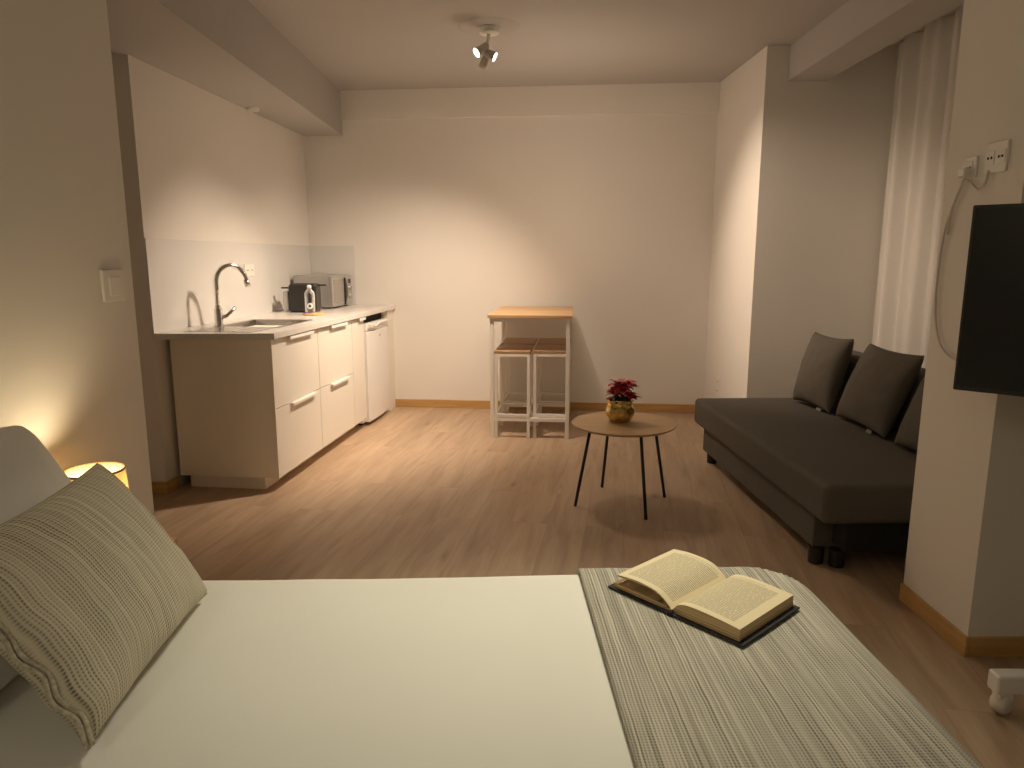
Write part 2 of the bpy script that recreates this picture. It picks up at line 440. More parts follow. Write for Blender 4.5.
struct(link('trim_3', BX(1.835, 2.09, 2.58, 4.98, 2.48, H), CEIL))                       # beam before the window recess

# skirting boards
def skirting(name, p, q, d=0.012, h=0.07):
    a, b = off(p, q, d)
    return struct(link(name, prism([p, q, b, a], 0, h), SKIRT, bevel=0.003))
bk = (-1.055, BL[1]-(BL[1]-BR[1])*(-1.055-BL[0])/(BR[0]-BL[0]))
skirting('baseboard_back', bk, BR)
skirting('baseboard_right', BR, RC)
skirting('baseboard_return', RC, (2.75, 4.98))
skirting('baseboard_pillar_side', (1.53, 2.58), (1.53, 2.173))
skirting('baseboard_pillar_front', (1.5305, 2.185), (2.75, 2.185))
skirting('baseboard_hall', (-3.3, 3.88), (-1.953, 3.849))
d_k = (K0[0]+0.012*0.0, K0[1])
skirting('baseboard_kitchen', K0, (K0[0]+0.0076*1.6, K0[1]+0.11))
skirting('baseboard_left', (-1.33, -1.3), (-1.33, 2.5))

# ------------------------------------------------------------------ kitchen (local frame: x = along the fronts, y = into the wall, origin at the near front corner)
KA = R(6.8)
ax = Vector((math.sin(KA), math.cos(KA), 0)); bx_ = Vector((-math.cos(KA), math.sin(KA), 0))
KO = Vector((-1.328, 3.895, 0))
KROT = math.pi/2-KA
def kp(a, d, z=0.0): return KO+ax*a+bx_*d+Vector((0, 0, z))      # d = depth from the fronts towards the wall
def kthing(name, a, d, z, label, cat, group=None): return thing(name, kp(a, d, z), label, cat, KROT, group)
DEP = 0.60
def front_panel(t, name, x0, x1, z0, z1):
    return link(name, BX(x0+0.0015, x1-0.0015, 0.0, 0.018, z0+0.0015, z1-0.0015), DOOR, t, bevel=0.0012)
def handle(parent, x0, x1, z):
    bm = BX(x0, x1, -0.022, 0.004, z-0.004, z+0.001)
    box(bm, x0, x1, -0.022, -0.019, z-0.016, z-0.004)
    return link('handle', bm, HANDLE, parent, bevel=0.001)
def cabinet(a, w, label, fronts, side=False):
    t = kthing('base_cabinet', a, 0, 0, label, 'kitchen cabinet', 'kitchen base cabinets')
    bm = BX(0.002, w-0.002, 0.02, DEP, 0.076, 0.876)
    link('carcass', bm, CARC, t)
    for kind, z0, z1, hx0, hx1, hz in fronts:
        f = front_panel(t, kind, 0, w, z0, z1)
        handle(f, hx0, hx1, hz)
    return t
c1_ = cabinet(0.0, 0.64, 'cream two-drawer base cabinet at the near end, under the sink', [('drawer', 0.482, 0.872, 0.185, 0.535, 0.870), ('drawer', 0.078, 0.480, 0.185, 0.54, 0.478)])
link('end_panel', BX(-0.016, 0.0, 0.0, DEP, 0.078, 0.876), CARC, c1_, bevel=0.001)
cabinet(0.642, 0.64, 'cream two-drawer base cabinet in the middle, between sink cabinet and narrow door', [('drawer', 0.482, 0.872, 0.20, 0.51, 0.870), ('drawer', 0.078, 0.480, 0.18, 0.52, 0.478)])
cabinet(1.284, 0.272, 'narrow cream base cabinet with one tall door beside the fridge', [('door', 0.078, 0.872, 0.13, 0.262, 0.870)])
pl = link('kickboard', BX(0, 1.54, 0.0, 0.012, 0.0, 0.075), CARC, bevel=0.001)
box_pl = bmesh.new(); box_pl.from_mesh(pl.data); box(box_pl, 0, 0.012, 0.012, 0.46, 0.0, 0.075); box_pl.to_mesh(pl.data); box_pl.free()
pl.location = kp(0.015, 0.10); pl.rotation_euler = (0, 0, KROT)
tag(pl, 'low recessed kickboard running under the cream cabinets', 'kickboard')
fp = link('filler_panel', BX(0, 0.205, 0.0, 0.018, 0.0, 0.876), DOOR, bevel=0.0012)
fp.location = kp(2.185, 0.0); fp.rotation_euler = (0, 0, KROT)
tag(fp, 'plain cream filler panel between the fridge and the back wall', 'panel')
fp2 = BX(-0.018, 0.0, 0.018, 0.5, 0.0, 0.876)
link('side_panel', fp2, CARC, fp)

# worktop, follows the wall behind; with a cut-out for the sink
def wl(v): # world xy -> kitchen local
    d = Vector((v[0], v[1], 0))-KO
    return (d.dot(ax), d.dot(bx_))
wa = wl((K0[0]+0.003, K0[1])); wb = wl((BL[0]+0.004, BL[1]-0.006)); wc_ = wl((-1.035, bk[1]-0.008))
SX0, SX1, SY0, SY1 = 0.30, 0.80, 0.115, 0.50     # bowl opening
bm = bmesh.new(); zt, zb = 0.912, 0.878
outer = [(-0.02, -0.02), (wc_[0], -0.02), wb, (wa[0]+0.05, wa[1]-0.004), (-0.02, wa[1]-0.0)]
outer = [(-0.02, -0.022), (wc_[0], -0.022), wb, (wa[0], wa[1])]
inner = [(SX0, SY0), (SX1, SY0), (SX1, SY1), (SX0, SY1)]
for z, fl in ((zt, False), (zb, True)):
    o_ = [bm.verts.new((p[0], p[1], z)) for p in outer]; i_ = [bm.verts.new((p[0], p[1], z)) for p in inner]
    for k in range(4):
        q = (o_[k], o_[(k+1) % 4], i_[(k+1) % 4], i_[k])
        bm.faces.new(q[::-1] if fl else q)
    if z == zt: to, ti = o_, i_
for k in range(4):
    bm.faces.new((o_[k], o_[(k+1) % 4], to[(k+1) % 4], to[k]))
    bm.faces.new((i_[(k+1) % 4], i_[k], ti[k], ti[(k+1) % 4]))
bmesh.ops.recalc_face_normals(bm, faces=bm.faces)
wt = link('worktop', bm, COUNTER, bevel=0.0015)
wt.location = KO; wt.rotation_euler = (0, 0, KROT)
tag(wt, 'pale stone-effect worktop running over the cream cabinets and fridge', 'worktop')

# glass splashback: one pane per wall
def pane(name, p, q, z0, z1, d, mat):
    a, b = off(p, q, d)
    return link(name, prism([p, q, b, a], z0, z1), mat)
kdir = (Vector(BL)-Vector(K0)).normalized()
pk0 = (K0[0]+kdir.x*0.001, K0[1]+kdir.y*0.001)
sp = pane('splashback', pk0, (BL[0]-kdir.x*0.002, BL[1]-kdir.y*0.002), 0.9125, 1.425, 0.006, SPLASH)
tag(sp, 'long pale grey glass splashback on the wall behind the sink', 'splashback')
bdir = (Vector(BR)-Vector(BL)).normalized()
sp2 = pane('splashback', (BL[0]+bdir.x*0.0066, BL[1]+bdir.y*0.0066), (BL[0]+bdir.x*0.40, BL[1]+bdir.y*0.40), 0.9125, 1.425, 0.006, SPLASH)
tag(sp2, 'short pale grey glass splashback on the back wall behind the microwave', 'splashback')

# sink
sk = kthing('sink', 0, 0, 0.912, 'inset stainless steel sink with bowl and drainer in the worktop', 'sink')
bm = bmesh.new()
def frame_ring(bm, o, i, zo, zi):
    a = [bm.verts.new((p[0], p[1], zo)) for p in o]; b = [bm.verts.new((p[0], p[1], zi)) for p in i]
    for k in range(4): bm.faces.new((a[k], a[(k+1) % 4], b[(k+1) % 4], b[k]))
    return b
def rect(x0, x1, y0, y1): return [(x0, y0), (x1, y0), (x1, y1), (x0, y1)]
b1 = frame_ring(bm, rect(SX0-0.02, SX1+0.02, SY0-0.02, SY1+0.02), rect(SX0+0.006, SX1-0.006, SY0+0.006, SY1-0.006), 0.003, 0.002)
b2 = [bm.verts.new((p[0], p[1], -0.15)) for p in rect(SX0+0.03, SX1-0.03, SY0+0.03, SY1-0.03)]
for k in range(4): bm.faces.new((b1[k], b1[(k+1) % 4], b2[(k+1) % 4], b2[k]))
bm.faces.new(b2)
link('bowl', bm, STEEL, sk)
bm = BX(-0.005, SX0-0.021, SY0-0.0, SY1+0.02, 0.0003, 0.0028)
for k in range(6):
    box(bm, 0.02, SX0-0.05, SY0+0.06+k*0.055, SY0+0.072+k*0.055, 0.0028, 0.0045)
link('drainer', bm, STEEL, sk)
link('drain', lathe([(0.0, -0.1495), (0.035, -0.1495), (0.042, -0.147), (0.045, -0.1498)], 24, M=Matrix.Translation((0.55, 0.30, 0))), CHROME, sk, smooth=True)

# tap
tp = kthing('kitchen_tap', 0.30, 0.475, 0.9155, 'chrome high-arc kitchen tap with side lever at the sink', 'tap')
link('base', lathe([(0.0, 0), (0.027, 0), (0.027, 0.008), (0.024, 0.014), (0.024, 0.105), (0.019, 0.115), (0.0, 0.115)], 24), CHROME, tp, smooth=True)
ang = R(-35)   # the spout swings out over the bowl
def sp_pt(r, z): return (r*math.cos(ang), r*math.sin(ang), z)
arc = [sp_pt(0, 0.10), sp_pt(0, 0.26)]+[sp_pt(0.095-0.095*math.cos(t), 0.265+0.095*math.sin(t)) for t in [R(x) for x in range(8, 166, 12)]]+[sp_pt(0.197, 0.255)]
link('spout', tube(arc, 0.0145, 14), CHROME, tp, smooth=True)
link('nozzle', tube([sp_pt(0.193, 0.272), sp_pt(0.200, 0.232)], 0.018, 14), STEEL, tp, smooth=True)
link('lever', tube([(0.005, -0.018, 0.05), (0.02, -0.045, 0.062), (0.05, -0.085, 0.112)], [0.014, 0.013, 0.011], 12), CHROME, tp, smooth=True)

# fridge
fr = kthing('mini_fridge', 1.592, -0.012, 0.0, 'white under-counter fridge between narrow cabinet and filler panel', 'fridge')
link('cabinet_body', BX(0.0, 0.56, 0.055, 0.55, 0.02, 0.800), WHITE, fr, bevel=0.004)
def door_prof(z0, z1):
    bm = bmesh.new(); n = 12
    pts = [(0.0, 0.05)]+[(0.56*k/n, -0.012*math.sin(math.pi*k/n)+0.004) for k in range(n+1)]+[(0.56, 0.05)]
    return prism(pts, z0, z1, bm)
dr = link('door', door_prof(0.035, 0.752), WHITE, fr, bevel=0.003)
hd = link('top_panel', door_prof(0.757, 0.815), WHITE, fr, bevel=0.003)
bm = bmesh.new(); n = 16
pts = []
for k in range(n+1):
    x = 0.56*k/n; dip = 0.022*math.exp(-((x-0.15)/0.06)**2)
    pts.append((x, -0.022, 0.806-dip))
tube(pts, 0.007, 8, bm)
link('handle', bm, WHITE, hd, smooth=True)
bd = link('badge', lathe([(0.0, 0.0015), (0.011, 0.0015), (0.012, 0.0)], 16, M=Matrix.Translation((0.30, -0.0085, 0.70)) @ Matrix.Rotation(R(90), 4, 'X')), SILVER, dr, smooth=True)
link('foot', lathe([(0.0, 0), (0.022, 0), (0.022, 0.02), (0.0, 0.02)], 14, M=Matrix.Translation((0.06, 0.10, 0))), BLACK, fr)
link('foot', lathe([(0.0, 0), (0.022, 0), (0.022, 0.02), (0.0, 0.02)], 14, M=Matrix.Translation((0.53, 0.10, 0))), BLACK, fr)
link('gap_shade', BX(0.01, 0.58, 0.06, 0.5, 0.802, 0.87), DARK, fr)  # near-black block standing in for shade in the gap above the fridge

# microwave
Z = 0.9125
mw = kthing('microwave_oven', 1.83, 0.345, Z, 'silver microwave oven in the worktop corner', 'microwave')
link('body', BX(0.0, 0.46, 0.02, 0.325, 0.012, 0.268), SILVER, mw, bevel=0.006)
for fx in (0.04, 0.42):
    for fy in (0.05, 0.29):
        link('foot', lathe([(0, 0), (0.014, 0), (0.014, 0.013), (0, 0.013)], 12, M=Matrix.Translation((fx, fy, 0))), BLACK, mw)
d_ = link('door', BX(0.0, 0.345, 0.0, 0.02, 0.014, 0.260), SILVER, mw, bevel=0.004)
link('window', BX(0.035, 0.27, -0.002, 0.002, 0.045, 0.232), WINGLASS, d_, bevel=0.001)
bm = bmesh.new()
pts = [(0.275, 0.02)]+[(0.285+0.038*math.sin(math.pi*k/12), 0.04+0.19*k/12) for k in range(13)]+[(0.275, 0.245)]
V0 = [bm.verts.new((p[0], -0.014, p[1])) for p in pts]; V1 = [bm.verts.new((p[0], 0.0, p[1])) for p in pts]
bm.faces.new(V0); bm.faces.new(V1[::-1])
for k in range(len(pts)):
    j = (k+1) % len(pts); bm.faces.new((V0[k], V1[k], V1[j], V0[j]))
bmesh.ops.recalc_face_normals(bm, faces=bm.faces)
link('handle', bm, BLACK, d_)
cpn = link('control_panel', BX(0.347, 0.46, 0.0, 0.02, 0.014, 0.260), SILVER, mw, bevel=0.004)
link('display', BX(0.375, 0.435, -0.0015, 0.001, 0.195, 0.230), BLACK, cpn)
for kz in (0.155, 0.09):
    link('knob', lathe([(0, 0.016), (0.019, 0.016), (0.022, 0.0)], 18, M=Matrix.Translation((0.405, 0.0, kz)) @ Matrix.Rotation(R(90), 4, 'X')), SILVER, cpn, smooth=True)

# toaster
to_ = thing('toaster', kp(1.50, 0.415, Z), 'black toaster with side levers, left of the microwave', 'toaster', R(0))
link('body', BX(-0.125, 0.085, -0.08, 0.08, 0.008, 0.215), BLACK, to_, bevel=0.022, seg=4)
link('end_plate', BX(-0.175, -0.127, -0.06, 0.07, 0.006, 0.160), SILVER, to_, bevel=0.012, seg=3)
for sx in (-1, 1):
    link('lever', BX(-0.195 if sx < 0 else 0.080, -0.12 if sx < 0 else 0.145, -0.018, 0.012, 0.178+0.02*(sx > 0), 0.190+0.02*(sx > 0)), BLACK, to_, bevel=0.004)
bm = BX(-0.10, 0.06, -0.045, -0.012, 0.213, 0.2165); box(bm, -0.10, 0.06, 0.012, 0.045, 0.213, 0.2165)
link('bread_slot', bm, DARK, to_)
link('control_knob', lathe([(0, 0.02), (0.015, 0.02), (0.018, 0)], 16, M=Matrix.Translation((0.055, -0.079, 0.06)) @ Matrix.Rotation(R(90), 4, 'X')), GREYMET, to_, smooth=True)
link('base_plate', BX(-0.115, 0.075, -0.07, 0.07, 0.0, 0.010), BLACK, to_, bevel=0.003)
# wooden disc, bottle and sachets
wd = link('serving_board', lathe([(0, 0), (0.076, 0), (0.08, 0.004), (0.08, 0.011), (0.077, 0.014), (0, 0.014)], 36), COASTER, smooth=True)
wd.location = kp(1.235, 0.265, Z)
tag(wd, 'small round wooden board under the glass bottle on the worktop', 'board')
bo = thing('water_bottle', kp(1.225, 0.285, Z+0.0145), 'clear glass bottle with round white emblem on the wooden board', 'bottle')
link('glass_body', lathe([(0, 0.0), (0.034, 0.0), (0.036, 0.004), (0.036, 0.135), (0.033, 0.15), (0.018, 0.168), (0.014, 0.176), (0.014, 0.182),
                          (0.0125, 0.182), (0.0125, 0.174), (0.016, 0.166), (0.0305, 0.148), (0.0335, 0.134), (0.0335, 0.006), (0, 0.006)], 32), GLASS, bo, smooth=True)
link('stopper', lathe([(0, 0.176), (0.012, 0.176), (0.015, 0.184), (0.016, 0.192), (0.013, 0.200), (0, 0.202)], 20), WHITEPL, bo, smooth=True)
emb_dir = math.atan2(-1, 0.28)
bm = bmesh.new()
def cyl_pt(r, u, z):   # wrapped on the bottle
    t = emb_dir+u/r
    return (r*math.cos(t), r*math.sin(t), z)
n = 28
ro = [bm.verts.new(cyl_pt(0.0366, 0.0205*math.cos(2*math.pi*k/n), 0.052+0.0205*math.sin(2*math.pi*k/n))) for k in range(n)]
ri = [bm.verts.new(cyl_pt(0.0366, 0.0115*math.cos(2*math.pi*k/n), 0.052+0.0115*math.sin(2*math.pi*k/n))) for k in range(n)]
for k in range(n): bm.faces.new((ro[k], ro[(k+1) % n], ri[(k+1) % n], ri[k]))
link('emblem', bm, HANDLE, bo)
for k, (dx, dy, rz, m_) in enumerate(((-0.035, -0.035, 0.4, PURPLE), (0.045, -0.02, 1.9, COASTER))):
    s_ = link('sachet', BX(-0.022, 0.022, -0.012, 0.012, 0, 0.007), m_, bevel=0.003)
    s_.location = kp(1.235, 0.265, Z+0.0145)+Vector((dx, dy, 0)); s_.rotation_euler = (0, 0, rz)
    tag(s_, ['small purple foil sachet at the foot of the glass bottle', 'small tan sachet right of the glass bottle on the board'][k], 'sachet')

# ------------------------------------------------------------------ wall plates
def wall_frame(p, nrm):      # local y points out of the wall
    nrm = Vector(nrm).normalized(); z = Vector((0, 0, 1)); x = nrm.cross(z)
    return frame_matrix(p, x, nrm, z)
def socket(name, p, nrm, label, w=0.085, h=0.085, vertical=False, twin=True, holes=True, group=None):
    t = thing(name, p, label, 'socket', group=group); t.matrix_world = wall_frame(p, nrm)
    link('plate', BX(-w/2, w/2, 0, 0.008, -h/2, h/2), WHITEPL, t, bevel=0.003)
    offs = (-0.25, 0.25) if twin else (0,)
    for s in offs:
        cx, cz = (0, s*h) if vertical else (s*w, 0)
        f = link('socket_face', BX(cx-0.019, cx+0.019, 0.0075, 0.010, cz-0.021, cz+0.021), WHITEPL, t, bevel=0.002)
        bm = bmesh.new()
        for sx in (-0.008, 0.008):
            lathe([(0, 0.0112), (0.0042, 0.0112), (0.0042, 0.009)], 10, bm, M=Matrix.Translation((cx+sx, 0, cz)) @ Matrix.Rotation(R(-90), 4, 'X'))
        link('pin_hole', bm, DARK, f)
    return t
kn_ = Vector((kdir.y, -kdir.x, 0))
pso = Vector((K0[0], K0[1], 0))+Vector((kdir.x, kdir.y, 0))*1.22+kn_*0.0065+Vector((0, 0, 1.235))
socket('wall_socket', pso, kn_, 'white twin socket on the splashback behind the tap', 0.15, 0.085)
socket('wall_socket', (1.672, 5.62, 0.30), (-1, -0.02, 0), 'white twin socket low on the right wall above the sofa corner', 0.075, 0.15, vertical=True)
socket('wall_socket', (1.529, 2.31, 1.632), (-1, 0, 0), 'white twin socket on the pillar, above the television', 0.10, 0.095)
s1 = socket('wall_socket', (1.529, 2.440, 1.615), (-1, 0, 0), 'small white outlet with plug on the pillar, left of the twin socket', 0.07, 0.07, twin=False)
link('plug', BX(-0.02, 0.02, 0.0095, 0.035, -0.03, 0.0), WHITEPL, s1, bevel=0.006)
# light switch on the near left wall
sw = thing('light_switch', (-1.3295, 2.365, 1.23), 'white light switch on the left wall near its end', 'switch')
sw.matrix_world = wall_frame((-1.3295, 2.365, 1.23), (1, 0, 0))
link('plate', BX(-0.062, 0.062, 0, 0.010, -0.052, 0.052), WHITEPL, sw, bevel=0.003)
rk = link('rocker', BX(-0.030, 0.034, 0.009, 0.016, -0.034, 0.030), WHITEPL, sw, bevel=0.003)
# cables on the pillar
cb = bmesh.new()
tube(spline([(1.522, 2.445, 1.595), (1.520, 2.47, 1.56), (1.521, 2.535, 1.42), (1.522, 2.552, 1.25), (1.521, 2.535, 1.10), (1.516, 2.46, 1.00), (1.510, 2.30, 0.98), (1.530, 2.15, 1.05), (1.585, 1.80, 1.15)]), 0.004, 6, cb)
cab = link('television_cable', cb, CORD, smooth=True); tag(cab, 'pale cable hanging down the pillar from the outlet to the television', 'cable')
cb = bmesh.new()
tube(spline([(1.520, 2.335, 1.595), (1.518, 2.345, 1.555), (1.518, 2.375, 1.54), (1.519, 2.42, 1.565), (1.520, 2.455, 1.568), (1.521, 2.49, 1.53), (1.521, 2.515, 1.46), (1.521, 2.52, 1.40)]), 0.004, 6, cb)
cab = link('short_cable', cb, CORD, smooth=True); tag(cab, 'short pale cord looping between the two sockets on the pillar', 'cable')
# smoke detector on the dropped ceiling
sd = thing('smoke_detector', (-1.80, 5.16, 2.345), 'small round detector on the dropped ceiling above the kitchen', 'detector')
link('cover', lathe([(0, -0.022), (0.034, -0.022), (0.042, -0.016), (0.045, -0.004), (0.045, 0.0)], 28), WHITEPL, sd, smooth=True)

# ------------------------------------------------------------------ ceiling spotlight cluster
FX = Vector((-0.14, 4.60, H))
cl = thing('ceiling_spotlight', FX, 'white ceiling fixture with three adjustable spots on a round rose', 'ceiling light')
link('ceiling_rose', lathe([(0.0, -0.004), (0.150, -0.005), (0.176, -0.0045), (0.19, 0.0)], 48), CEIL, cl, smooth=True)
link('canopy', lathe([(0, -0.040), (0.052, -0.040), (0.062, -0.034), (0.065, -0.006)], 32), WHITEPL, cl, smooth=True)
link('stem', tube([(0, 0, -0.036), (-0.015, 0, -0.13)], 0.011, 12), WHITEPL, cl, smooth=True)
heads = [(Vector((-0.215, 4.50, 2.525)), Vector((-0.56, 0.03, -0.87))),
         (Vector((-0.100, 4.53, 2.510)), Vector((0.86, 0.16, -0.56))),
         (Vector((-0.175, 4.61, 2.475)), Vector((-0.37, 0.45, -0.95)))]
for (p, d), dm in zip(heads, ((-0.70, -0.42, -0.58), (0.86, -0.20, -0.46), (-0.30, 0.52, -0.80))):
    d.normalize(); q = Vector(dm).normalized().to_track_quat('Z', 'Y').to_matrix().to_4x4()
    M = Matrix.Translation(p-FX) @ q
    h = link('spot_head', lathe([(0, -0.095), (0.018, -0.095), (0.022, -0.088), (0.026, -0.03), (0.032, 0.0), (0.030, 0.0), (0.026, -0.008)], 24, M=M), SPOTBODY, cl, smooth=True)
    link('lens', lathe([(0, -0.006), (0.027, -0.006)], 24, M=M), LAMPGLOW, h)
    link('arm', tube([(-0.015, 0, -0.125), (p-FX)-Vector(dm).normalized()*0.06], 0.008, 8), SPOTBODY, h, smooth=True)

# ------------------------------------------------------------------ bar table and stools
TA = R(-5.2)
bt = thing('bar_table', (0.170, 5.555, 0), 'tall white-framed bar table with oak top against the back wall', 'table', TA)
W2, D2, TZ = 0.307, 0.475, 0.915
link('tabletop', BX(-W2, W2, -D2, D2, TZ-0.022, TZ), OAKTOP, bt, bevel=0.002)
lg = 0.0145
for sx in (-1, 1):
    for sy in (-1, 1):
        x, y = sx*(W2-0.030), sy*(D2-0.03)
        link('leg', BX(x-lg, x+lg, y-lg, y+lg, 0, TZ-0.0225), FRAMEW, bt, bevel=0.002)
bm = bmesh.new()
for sy in (-1, 1):
    y = sy*(D2-0.03); box(bm, -W2+0.043, W2-0.043, y-lg, y+lg, TZ-0.05, TZ-0.0225)
for sx in (-1, 1):
    x = sx*(W2-0.03); box(bm, x-lg, x+lg, -D2+0.043, D2-0.043, TZ-0.05, TZ-0.0225)
link('apron', bm, FRAMEW, bt)
for sy in (-1, 1):
    y = sy*(D2-0.03); link('crossbar', BX(-W2+0.043, W2-0.043, y-lg, y+lg, 0.128, 0.153), FRAMEW, bt)
def stool(x, y, label):
    t = tag(empty('bar_stool', (0, 0, 0)), label, 'stool', 'bar stools under the table'); t.parent = None
    t.location = bt.location+Vector((x*math.cos(TA)-y*math.sin(TA), x*math.sin(TA)+y*math.cos(TA), 0)); t.rotation_euler = (0, 0, TA)
    return t
SW, SD, SZ = 0.132, 0.20, 0.652
def build_stool(t):
    link('seat', BX(-SW, SW, -SD, SD, SZ-0.02, SZ), OAKSEAT, t, bevel=0.002)
    for sx in (-1, 1):
        for sy in (-1, 1):
            X, Y = sx*(SW-0.012), sy*(SD-0.012)
            link('leg', BX(X-0.011, X+0.011, Y-0.011, Y+0.011, 0, SZ-0.0205), FRAMEW, t, bevel=0.002)
    bm = bmesh.new()
    for sy in (-1, 1): box(bm, -SW+0.023, SW-0.023, sy*(SD-0.012)-0.011, sy*(SD-0.012)+0.011, SZ-0.042, SZ-0.0205)
    for sx in (-1, 1): box(bm, sx*(SW-0.012)-0.011, sx*(SW-0.012)+0.011, -SD+0.023, SD-0.023, SZ-0.042, SZ-0.0205)
    link('seat_frame', bm, FRAMEW, t)
    for sy in (-1, 1): link('footrest', BX(-SW+0.023, SW-0.023, sy*(SD-0.012)-0.011, sy*(SD-0.012)+0.011, 0.158, 0.180), FRAMEW, t)
    for sx in (-1, 1): link('side_rail', BX(sx*(SW-0.012)-0.011, sx*(SW-0.012)+0.011, -SD+0.023, SD-0.023, 0.158, 0.180), FRAMEW, t)
spots = [(-0.128, -0.262, 'white-framed stool with oak seat, front left under the bar table'),
         (0.158, -0.235, 'white-framed stool with oak seat, front right under the bar table'),
         (-0.125, 0.215, 'white-framed stool with oak seat, back left under the bar table'),
         (0.158, 0.225, 'white-framed stool with oak seat, back right under the bar table')]
st0 = stool(*spots[0]); build_stool(st0)
for x, y, lb in spots[1:]:
    t = copy_tree(st0); t['label'] = lb
    t.location = bt.location+Vector((x*math.cos(TA)-y*math.sin(TA), x*math.sin(TA)+y*math.cos(TA), 0))

# ------------------------------------------------------------------ coffee table, vase, poinsettia
ct = thing('coffee_table', (0.600, 3.700, 0), 'round oak coffee table on four thin black legs', 'coffee table')
CT = 0.45
link('tabletop', lathe([(0, CT-0.018), (0.255, CT-0.018), (0.275, CT-0.008), (0.279, CT-0.003), (0.277, CT), (0, CT)], 72), OAKROUND, ct, smooth=False, bevel=0.0)
feet = [(0.341, 3.642), (0.527, 3.964), (0.687, 3.442), (0.856, 3.788)]
for fx, fy in feet:
    dx, dy = fx-0.600, fy-3.700; s = 0.70
    link('leg', tube([(dx, dy, 0.0), (dx*s, dy*s, CT-0.0182)], 0.0085, 12), BLACKMET, ct, smooth=True)
link('mounting_ring', lathe([(0.165, CT-0.0185), (0.165, CT-0.024), (0.205, CT-0.024), (0.205, CT-0.0185)], 40), BLACKMET, ct)
va = thing('gold_vase', (0.583, 3.728, CT+0.0005), 'round gold mercury-glass vase holding a red poinsettia', 'vase')
link('bowl', lathe([(0, 0), (0.045, 0), (0.055, 0.005), (0.074, 0.035), (0.078, 0.058), (0.072, 0.082), (0.064, 0.096), (0.066, 0.110), (0.075, 0.124),
                    (0.072, 0.124), (0.061, 0.108), (0.060, 0.096), (0.068, 0.080), (0.073, 0.058), (0.069, 0.037), (0.05, 0.010), (0, 0.010)], 40), MERC, va, smooth=True)
po = thing('poinsettia', (0.590, 3.728, CT+0.002), 'red poinsettia with dark leaves in the gold vase', 'plant')
link('soil', lathe([(0, 0.088), (0.055, 0.086), (0.06, 0.08), (0.05, 0.02), (0, 0.0)], 20), plain('potting_soil', (0.02, 0.013, 0.008), 0.95), po, smooth=True)
def leaf(bm, base, az, el, L, W, curl):
    n = 6; d = Vector((math.cos(az), math.sin(az), 0)); side = Vector((-math.sin(az), math.cos(az), 0)); rows = []
    p = Vector(base); e = el
    for k in range(n+1):
        t = k/n
        w = W*(math.sin(math.pi*min(1, t**0.8))**0.8)*(1.0 if t < 1 else 0)+0.0008
        if k in (3, ): w *= 1.12
        up = Vector((0, 0, 1))*0.18*w
        rows.append([bm.verts.new(p-side*w+up), bm.verts.new(p), bm.verts.new(p+side*w+up)])
        p = p+(d*math.cos(e)+Vector((0, 0, 1))*math.sin(e))*(L/n); e -= curl/n
    for k in range(n):
        for j in range(2):
            bm.faces.new((rows[k][j], rows[k+1][j], rows[k+1][j+1], rows[k][j+1]))
flowers = [((-0.022, -0.01, 0.200), 1.1), ((0.040, -0.005, 0.200), 0.9), ((0.035, -0.040, 0.148), 0.95), ((-0.045, 0.0, 0.160), 0.9), ((0.0, -0.035, 0.170), 0.95), ((0.02, 0.04, 0.185), 0.9)]
for (fx, fy, fz), s in flowers:
    bm = bmesh.new(); a0 = random.random()*6
    for ring, (cnt, el, L) in enumerate(((6, 0.15, 0.062), (5, 0.65, 0.048))):
        for k in range(cnt):
            leaf(bm, (fx, fy, fz+0.003*ring), a0+ring*0.5+2*math.pi*k/cnt+random.uniform(-.2, .2), el+random.uniform(-.2, .25), L*s*random.uniform(.85, 1.15), 0.020*s, 0.9)
    f = link('bract_cluster', bm, RED, po, smooth=True)
    bm = bmesh.new()
    for k in range(5):
        t = k*1.3; lathe([(0, -0.003), (0.0035, 0), (0, 0.004)], 6, bm, M=Matrix.Translation((fx+0.006*math.cos(t), fy+0.006*math.sin(t), fz+0.008)))
    link('flower_bud', bm, YEL, f)
    link('stem', tube(spline([(fx*0.3, fy*0.3, 0.07), (fx*0.8, fy*0.8, 0.13), (fx, fy, fz)], 5), 0.003, 6), GREEN, po, smooth=True)
bm = bmesh.new()
leaf(bm, (0.045, -0.03, 0.135), -0.35, 0.25, 0.062, 0.017, 0.5)
link('bract', bm, RED, po, smooth=True); bm = bmesh.new()
leaf(bm, (0.055, -0.02, 0.135), -0.05, 0.1, 0.05, 0.015, 0.4)
link('bract', bm, RED, po, smooth=True); bm = bmesh.new()
leaf(bm, (-0.045, -0.03, 0.13), 3.4, 0.1, 0.045, 0.014, 0.8)
link('bract', bm, RED, po, smooth=True)
bm = bmesh.new()
for k in range(22):
    az = k*2.4; leaf(bm, (0.03*math.cos(az), 0.03*math.sin(az), 0.118+0.03*random.random()), az, random.uniform(-0.1, 0.6), random.uniform(0.045, 0.065), 0.016, 0.9)
link('foliage', bm, GREEN, po, smooth=True)

